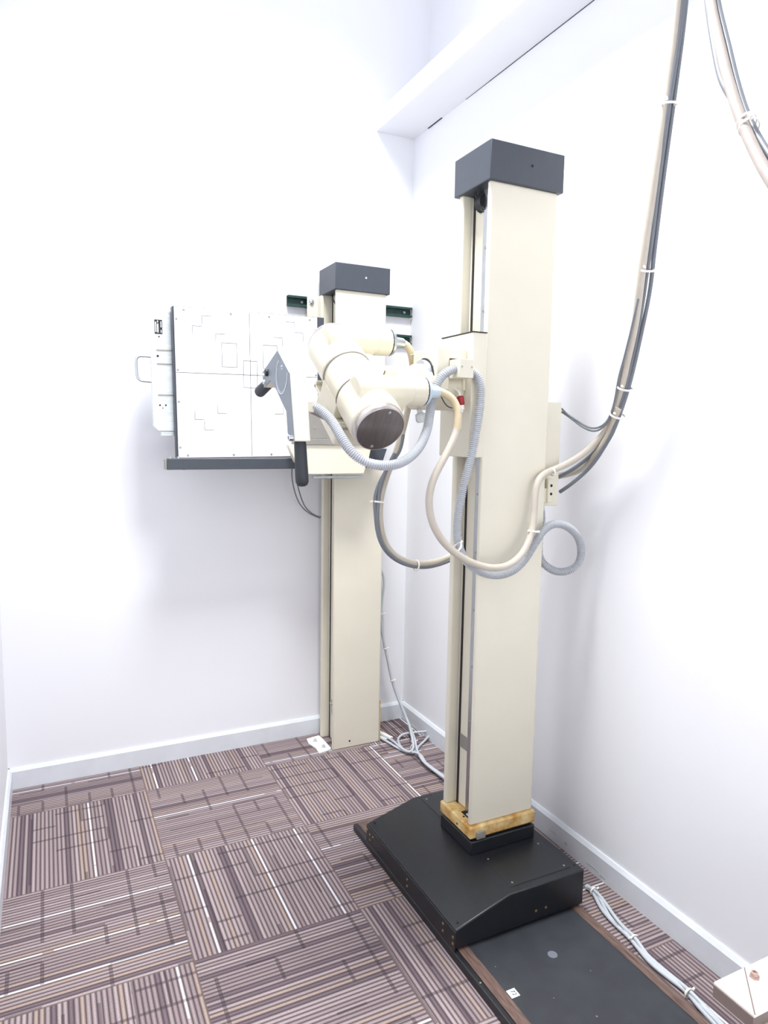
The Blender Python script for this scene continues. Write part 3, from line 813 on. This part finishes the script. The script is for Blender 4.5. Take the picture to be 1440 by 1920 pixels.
# whole receptor leans by under a degree
def tiltz(x, z):
    return (x + (1.62 - z) * 0.014, z + (x - 0.64) * 0.013)
def tbox(bm, x0, x1, y0, y1, z0, z1):
    return prism(bm, [tiltz(x0, z0), tiltz(x1, z0), tiltz(x1, z1), tiltz(x0, z1)], 'y', y0, y1)
PX0, PX1, PZ0, PZ1 = 0.640, 1.214, 1.344, 1.914
obj('receptor_frame', tbox(B(), PX0 - 0.006, PX1 + 0.034, -0.262, -0.224, PZ0 - 0.002, PZ1 + 0.003), 'cap', bk_, bevel=0.0015)
pn = obj('front_panel', tbox(B(), PX0, PX1, -0.270, -0.2625, PZ0, PZ1), 'panel', bk_, bevel=0.001)
YI0, YI1 = -0.2706, -0.2698
def seg_l(bm, x0, z0, x1, z1, w=0.0019):
    a, b_ = Vector((*tiltz(x0, z0), 0)), Vector((*tiltz(x1, z1), 0))
    t = (b_ - a).normalized()
    n = Vector((-t.y, t.x, 0)) * w / 2
    prism(bm, [(a - n).to_2d(), (b_ - n).to_2d(), (b_ + n).to_2d(), (a + n).to_2d()], 'y', YI0, YI1)
bm = B()
cx_, cz_ = 0.929, 1.670
h0, h1, v0, v1 = PX0, PX1, PZ0 + 0.004, PZ1 - 0.004
for a in ((h0, cz_, h1, cz_), (cx_, v0, cx_, v1)):
    seg_l(bm, *a, 0.0018)
obj('crosshair', bm, 'inkd', pn, smooth=0)
for sx in (-1, 1):
    for sz in (-1, 1):
        for ax, az in ((0.134, 0.153), (0.186, 0.218), (0.223, 0.178)):
            X, Z = cx_ + sx * ax, cz_ + sz * az
            bm = B()
            seg_l(bm, X, Z, X - sx * 0.036, Z)
            seg_l(bm, X, Z, X, Z - sz * 0.034)
            obj('corner_mark', bm, 'ink', pn, smooth=0)
for bx in ((-0.112, -0.053, 0.028, 0.120), (0.053, 0.112, 0.028, 0.120), (-0.028, 0.028, -0.050, 0.055)):
    xa, xb, za, zb = cx_ + bx[0], cx_ + bx[1], cz_ + bx[2], cz_ + bx[3]
    bm = B()
    for q in ((xa, za, xa, zb), (xb, za, xb, zb), (xa, za, xb, za), (xa, zb, xb, zb)):
        seg_l(bm, *q)
    obj('chamber_outline', bm, 'ink', pn, smooth=0)
bm = B()
for x, z in [(PX0 + 0.035, PZ1 - 0.010), (PX0 + 0.215, PZ1 - 0.012), (PX0 + 0.37, PZ1 - 0.012), (PX1 - 0.032, PZ1 - 0.012), (PX0 + 0.035, PZ0 + 0.009), (PX0 + 0.215, PZ0 + 0.009), (PX0 + 0.37, PZ0 + 0.009), (PX1 - 0.032, PZ0 + 0.009), (PX0 + 0.007, PZ1 - 0.045), (PX0 + 0.007, PZ1 - 0.235), (PX0 + 0.007, PZ0 + 0.215), (PX0 + 0.007, PZ0 + 0.04), (PX1 - 0.007, PZ1 - 0.05), (PX1 - 0.007, PZ1 - 0.235)]:
    X, Z = tiltz(x, z)
    screw(bm, (X, -0.270, Z), (0, -1, 0), 0.0046, 0.0014)
obj('panel_screw', bm, 'screw', pn, split=True)
# cassette tray pulled out at the left
TX0, TX1 = 0.556, 0.636
tp = [(TX0, 1.465), (TX0 + 0.018, 1.446), (TX1, 1.446), (TX1, 1.886), (TX0 + 0.012, 1.884), (TX0, 1.866)]
tr = obj('cassette_tray', prism(B(), [tiltz(x, z) for x, z in tp], 'y', -0.222, -0.205), 'zinc', bk_, bevel=0.002)
bm = tbox(B(), TX0 + 0.030, TX1, -0.214, -0.19, 1.886, 1.905)
tbox(bm, TX0 + 0.030, TX1, -0.214, -0.19, 1.428, 1.446)
obj('tray_flange', bm, 'zinc', tr, bevel=0.001, split=True)
bm = B()
for z in (1.752, 1.70, 1.582):
    tbox(bm, TX0 + 0.022, TX1 - 0.002, -0.2245, -0.2215, z, z + 0.005)
obj('tray_slot', bm, 'greymetal', tr, smooth=0, split=True)
bm = tbox(B(), TX0 + 0.018, TX0 + 0.046, -0.2235, -0.2215, 1.815, 1.868)
ch = obj('card_holder', bm, 'dark', tr, smooth=0)
bm = B()
for x0, x1, z0, z1 in ((0.020, 0.024, 1.822, 1.860), (0.027, 0.032, 1.820, 1.853), (0.040, 0.043, 1.84, 1.862), (0.040, 0.043, 1.82, 1.83), (0.028, 0.031, 1.857, 1.865)):
    tbox(bm, TX0 + x0, TX0 + x1, -0.2240, -0.2233, z0, z1)
obj('card_strip', bm, 'white', ch, smooth=0, split=True)
bm = B()
for x, z, r in ((0.033, 1.805, 0.003), (0.026, 1.732, 0.0045), (0.028, 1.546, 0.0035), (0.050, 1.546, 0.0035), (0.038, 1.535, 0.0022)):
    X, Z = tiltz(TX0 + x, z)
    lathe(bm, (X, -0.222, Z), (0, -1, 0), [(0, r), (0.0008, r), (0.0008, 0)], 12)
obj('tray_hole', bm, 'dark', tr, split=True)
hp = [(TX0 + 0.012, 1.729), (0.515, 1.731), (0.503, 1.719), (0.5035, 1.69), (0.504, 1.651), (0.516, 1.637), (TX0 + 0.012, 1.635)]
path = []
for a, b_ in zip(hp, hp[1:]):
    pa, pb = Vector((*[tiltz(*a)[0]], -0.214, tiltz(*a)[1])), Vector((*[tiltz(*b_)[0]], -0.214, tiltz(*b_)[1]))
    for i in range(10):
        path.append(pa.lerp(pb, i / 10))
path.append(pb)
obj('tray_handle', sweep(B(), smooth_path(path, 12), 0.0052, 14), 'steel', tr)
# support bar and carriage housing below
sb = obj('support_bar', prism(B(), [(0.594, 1.300), (1.496, 1.300), (1.526, 1.384), (1.44, 1.384), (1.43, 1.342), (0.594, 1.342)], 'y', -0.304, -0.2712), 'cap', bk_, bevel=0.002, label='black support bar under the panel')
obj('bar_end_cap', box(B(), 0.587, 0.5938, -0.3035, -0.272, 1.301, 1.341), 'greymetal', sb, bevel=0.001)
bm = B()
cyl(bm, (0.610, -0.29, 1.3415), (0.610, -0.29, 1.348), 0.006, 12)
cyl(bm, (0.640, -0.287, 1.3415), (0.640, -0.287, 1.350), 0.006, 12)
cyl(bm, (0.66, -0.287, 1.300), (0.66, -0.287, 1.297), 0.006, 12)
obj('bar_bolt', bm, 'steel', sb, split=True)
obj('carriage_housing', prism(B(), [(1.063, 1.400), (1.094, 1.330), (1.150, 1.278), (1.401, 1.278), (1.424, 1.345), (1.436, 1.400)], 'y', -0.338, -0.3045), 'cream', bk_, bevel=0.003)
obj('housing_back', prism(B(), [(1.13, 1.398), (1.40, 1.398), (1.40, 1.344), (1.13, 1.344)], 'y', -0.304, -0.222), 'creamd', bk_, smooth=0)
mb = obj('metal_crossbar', box(B(), 1.10, 1.46, -0.318, -0.222, 1.424, 1.530), 'greymetal', bk_, bevel=0.002)
obj('crossbar_flange', box(B(), 1.10, 1.46, -0.345, -0.222, 1.400, 1.424), 'greymetal', mb, bevel=0.001)
bm = B()
for x in (1.185, 1.40):
    screw(bm, (x, -0.318, 1.468), (0, -1, 0), 0.004, 0.0015)
obj('crossbar_screw', bm, 'screw', mb, split=True)
bm = box(B(), 1.175, 1.395, -0.343, -0.31, 1.262, 1.270)
cyl(bm, (1.172, -0.338, 1.264), (1.395, -0.338, 1.264), 0.005, 12)
obj('housing_bottom_lip', bm, 'steel', bk_)
obj('column_shoe', box(B(), 1.255, 1.3155, -0.224, -0.06, 1.40, 1.88), 'cap', bk_, bevel=0.002)

# strut channels on the back wall
def strut(z0, z1, label):
    t = thing('strut_channel', (1.475, 0.0, z0), label, 'wall rail', 'green strut channels on the back wall')
    h = z1 - z0
    prof = [(-0.0005, z0), (-0.024, z0), (-0.024, z0 + 0.010), (-0.020, z0 + 0.010), (-0.020, z0 + 0.003), (-0.004, z0 + 0.003), (-0.004, z1 - 0.003), (-0.020, z1 - 0.003), (-0.020, z1 - 0.010), (-0.024, z1 - 0.010), (-0.024, z1), (-0.0005, z1)]
    obj('channel', prism(B(), prof, 'x', 1.166, 1.786), 'green', t, smooth=0)
    for x in (1.236, 1.752):
        lathe(bm := B(), (x, -0.004, (z0 + z1) / 2), (0, -1, 0), [(0, 0.007), (0.004, 0.006), (0.005, 0)], 12)
        obj('screw', bm, 'screw', t)
strut(2.004, 2.050, 'upper dark green strut channel screwed to the back wall behind the shorter column')
strut(1.874, 1.920, 'lower dark green strut channel on the back wall, its end showing beside the tube')

# ------------------------------------------------------------------ floor rail
fr = thing('floor_rail', (1.38, -1.5, 0.0), 'low black floor rail with brown laminate edge strips along the right wall', 'floor rail')
RY0, RY1 = -2.28, -0.86
obj('rail_board', box(B(), 1.198, 1.572, RY0, RY1, 0.0, 0.025), 'blackfl', fr, smooth=0)
obj('edge_strip', box(B(), 1.165, 1.198, RY0, RY1, 0.0, 0.0262), 'wood', fr, smooth=0, label='brown laminate strip')
obj('edge_strip', box(B(), 1.572, 1.592, RY0, RY1, 0.0, 0.0262), 'wood', fr, smooth=0, label='brown laminate strip')
bm = box(B(), 1.148, 1.165, RY0, RY1 + 0.02, 0.0, 0.026)
er = obj('edge_guide', bm, 'black', fr, bevel=0.004, seg=3)
obj('edge_guide', box(B(), 1.592, 1.604, RY0, RY1 + 0.02, 0.0, 0.026), 'wood', fr, bevel=0.004)
obj('end_strip', box(B(), 1.165, 1.592, RY1, RY1 + 0.018, 0.0, 0.026), 'wood', fr, bevel=0.002)
bm = B()
for y in (-1.66, -1.87, -1.90, -2.05):
    screw(bm, (1.1565, y, 0.0258), (0, 0, 1), 0.003, 0.001)
obj('guide_screw', bm, 'screw', er, split=True)
bm = B()
for x, y, r in ((1.395, -1.66, 0.014), (1.30, -1.78, 0.002), (1.45, -1.75, 0.002), (1.225, -1.63, 0.002), (1.36, -1.87, 0.003), (1.52, -1.98, 0.002)):
    lathe(bm, (x, y, 0.0249), (0, 0, 1), [(0, r), (0.0004, r * 0.9), (0.0004, 0)], 14)
obj('scuff_mark', bm, mat('dusty_scuff', (104, 108, 118), 0.8), fr, smooth=0, split=True)
stk = thing('number_sticker', (1.2135, -1.725, 0.026), 'small white sticker marked 72 on the black rail beside the brown strip', 'sticker')
obj('paper', box(B(), 1.2005, 1.226, -1.738, -1.712, 0.0256, 0.0268), 'sticker', stk, smooth=0)
cu = bpy.data.curves.new('digits', 'FONT')
cu.body = '72'
cu.size = 0.0165
cu.extrude = 0.0002
cu.align_x = 'CENTER'
cu.align_y = 'CENTER'
to = bpy.data.objects.new('digits_curve', cu)
COL.objects.link(to)
bpy.context.view_layer.update()
tme = bpy.data.meshes.new_from_object(to.evaluated_get(bpy.context.evaluated_depsgraph_get()))
bpy.data.objects.remove(to)
tme.materials.clear()
tme.materials.append(M['inkd'])
to = bpy.data.objects.new('digits', tme)
COL.objects.link(to)
to.parent = stk
to.location = (0.001, 0, 0.0010)
to.rotation_euler = (0, 0, math.radians(-90))

# ------------------------------------------------------------------ hoses and cables
def cable_thing(name, label, cat, parts, ties=(), group=None):
    """parts: (part name, points, radius, material); a single cable with ties is parented to the same root"""
    t = thing(name, parts[0][1][0], label, cat, group)
    for nm, pts, r, m in parts:
        obj(nm, cable(pts, r), m, t)
    for c, d, r, tail in ties:
        obj('cable_tie', ring_tie(c, d, r, tail), 'tie', t)
    return t

def one(name, bm, m, label, cat, group=None):
    o = obj(name, bm, m)
    o['label'] = label
    o['category'] = cat
    if group:
        o['group'] = group
    return o

one('corrugated_hose', corrugated(HOSE_A, 0.0128), 'hose', 'grey corrugated hose drooping below the tube from control panel to arm block', 'hose')
hb_t = thing('corrugated_hose', HOSE_B[0], 'grey corrugated hose hanging from the arm block and looping round the tall column', 'hose')
obj('hose', corrugated(HOSE_B, 0.0128), 'hose', hb_t)
def at(pts, i):
    a, b_ = Vector(pts[max(0, i - 1)]), Vector(pts[min(len(pts) - 1, i + 1)])
    return Vector(pts[i]), b_ - a
def mid(*ps):
    v = Vector((0, 0, 0))
    for p in ps:
        v += Vector(p)
    return v / len(ps)

p9, d9 = at(CAB_C, 11)
hv1 = thing('high_voltage_cable', CAB_C[0], 'thick cream cable from the front tube horn, looping past the tall column and upward', 'cable')
obj('cable', cable(CAB_C[3:], 0.0105, 14), 'hv', hv1)
obj('yellowed_sleeve', cable(CAB_C[:5], 0.0112, 14), 'hvy', hv1, label='yellowed end of the cable')
for c, d, r, tail in (
    (mid(CAB_C[11], HOSE_B[9]) + Vector((0, -0.002, 0.012)), Vector(CAB_C[12]) - Vector(CAB_C[10]), 0.017, (0.5, -0.3, 0.8)),
    (mid(CAB_C[16], HOSE_B[16]) + Vector((-0.02, -0.008, 0.006)), Vector((0.1, 0.0, 1.0)), 0.017, (-1, -0.2, 0.1)),
    (Vector(CAB_C[21]) + Vector((0, 0, -0.004)), Vector((1, 0.1, 0.35)), 0.013, (0.3, -0.6, 0.8)),
):
    obj('cable_tie', ring_tie(c, d, r, tail), 'tie', hv1)
hv2 = thing('high_voltage_cable', CAB_D[0], 'thick cream cable from the rear tube horn sagging between the two columns', 'cable')
obj('cable', cable(CAB_D[2:], 0.0105, 14), 'hv', hv2)
obj('yellowed_sleeve', cable(CAB_D[:4], 0.0112, 14), 'hvy', hv2, label='yellowed end of the cable')
for i, tl in ((8, (-1, 0, 0)), (12, (0.2, -0.3, -1))):
    p, d = at(CAB_D, i)
    obj('cable_tie', ring_tie(p + (Vector((-0.008, 0, 0)) if i == 8 else Vector((0, 0, -0.006))), d, 0.0175, tl), 'tie', hv2)
cable_thing('control_cable_pair', 'two thin grey cables sagging beside the cream cable between the columns', 'cable', [('cable', GR1, 0.0055, 'gcable'), ('cable', GR2, 0.0055, 'gcable')])
ties = []
for i, r in ((8, 0.019), (5, 0.021), (4, 0.022), (11, 0.020)):
    p, d = at(GB, i)
    k = min(range(len(CAB_C)), key=lambda j: (Vector(CAB_C[j]) - p).length)
    q = mid(CAB_C[k], p)
    ties.append(((Vector(p) + Vector((-0.008, -0.008, 0.002))), d, r, (-1, -0.5, 0.2)))
cable_thing('grey_cable_bundle', 'grey cables rising from the junction box along the right wall with white ties', 'cable', [('cable', GA, 0.006, 'gcable'), ('cable', GB, 0.006, 'gcable')], ties)
cable_thing('thin_cable_pair', 'two thin dark grey cables swinging out from the top of the junction box', 'cable', [('cable', TC1, 0.003, 'gcable'), ('cable', TC2, 0.003, 'gcable')])
p, d = at(OV_C, 7)
cable_thing('overhead_cable_bundle', 'cream and grey cable bundle descending at the upper right corner', 'cable', [('cream_cable', OV_C, 0.0100, 'hvdark'), ('grey_cable', OV_A, 0.006, 'gcable'), ('grey_cable', OV_B, 0.006, 'gcable')], [(mid(OV_C[7], OV_C[8], OV_A[7], OV_A[8]), d, 0.0168, (-0.6, -0.6, 0.5)), (mid(OV_C[7], OV_C[7], OV_C[8], OV_A[7], OV_A[7], OV_A[8]), d + Vector((0.02, 0, 0.03)), 0.0165, (-0.6, -0.6, 0.2))])
wt = []
for i, r in ((4, 0.013), (6, 0.011), (8, 0.011)):
    p, d = at(W1, i)
    wt.append((p, d, r, (1, -0.3, 0)))
wt.append((Vector((1.655, -0.372, 0.02)), Vector((0.2, 1, 0)), 0.016, (-0.6, -0.7, 0.4)))
wt.append((Vector((1.668, -0.345, 0.035)), Vector((0.1, 0.6, -0.6)), 0.012, (1, 0, 0)))
cable_thing('wall_cable_bundle', 'light grey cables running down the back corner into a tied loop on the carpet', 'cable', [('cable', W1, 0.0055, 'lgcable'), ('cable', W2, 0.0055, 'lgcable'), ('cable', W3, 0.005, 'lgcable'), ('cable', W4, 0.0055, 'lgcable')], wt)
ft_ = []
for i in (1, 5, 9):
    p, d = at(F2, i)
    ft_.append((Vector((p.x, p.y, 0.012)), d, 0.0125, (-1, 0.2, 0.4) if i == 5 else (1, 0, 0.4)))
cable_thing('floor_cable_bundle', 'light grey cables tied together on the carpet between floor rail and right baseboard', 'cable', [('cable', F1, 0.0055, 'lgcable'), ('cable', F2, 0.0055, 'lgcable'), ('cable', F3, 0.0055, 'lgcable')], ft_)
cable_thing('receptor_cable_pair', 'two thin dark cables hanging behind the image receptor to the wall column', 'cable', [('cable', BK1, 0.0028, 'gcable'), ('cable', BK2, 0.0028, 'gcable')])

# ------------------------------------------------------------------ table corner at the lower right
TZ = 0.55
tb = thing('equipment_table', (1.45, -2.65, 0.0), 'cream equipment table with bolted top, only its corner showing at the lower right', 'table')
cx0, cy0 = 1.155, -2.328
obj('corner_plate', box(B(), cx0, cx0 + 0.6, cy0 - 0.075, cy0, TZ - 0.005, TZ), 'tabletop', tb, bevel=0.001)
obj('miter_seam', prism(B(), [(cx0 + 0.001, cy0 - 0.0735), (cx0 + 0.003, cy0 - 0.0748), (cx0 + 0.0765, cy0 - 0.001), (cx0 + 0.0745, cy0 - 0.0002)], 'z', TZ - 0.001, TZ + 0.0003), 'tableedge', tb, smooth=0)
obj('plate_edge', box(B(), cx0 - 0.001, cx0 + 0.6, cy0 - 0.074, cy0 - 0.001, TZ - 0.026, TZ - 0.0051), 'tableedge', tb, smooth=0)
obj('table_body', box(B(), cx0 + 0.045, cx0 + 0.59, cy0 - 0.6, cy0 - 0.045, 0.0, TZ - 0.0262), 'cream', tb, bevel=0.003)
obj('slide_rail', box(B(), cx0 + 0.012, cx0 + 0.6, cy0 - 0.58, cy0 - 0.084, TZ - 0.036, TZ - 0.0261), 'zinc', tb, bevel=0.002)
lathe(bm := B(), (cx0 + 0.072, cy0 - 0.022, TZ), (0, 0, 1), [(0, 0.0085), (0.003, 0.0085), (0.0032, 0.0065), (0.009, 0.0062), (0.0095, 0.0035), (0.007, 0.003), (0.007, 0)], 6)
obj('bolt', bm, 'tan', tb)
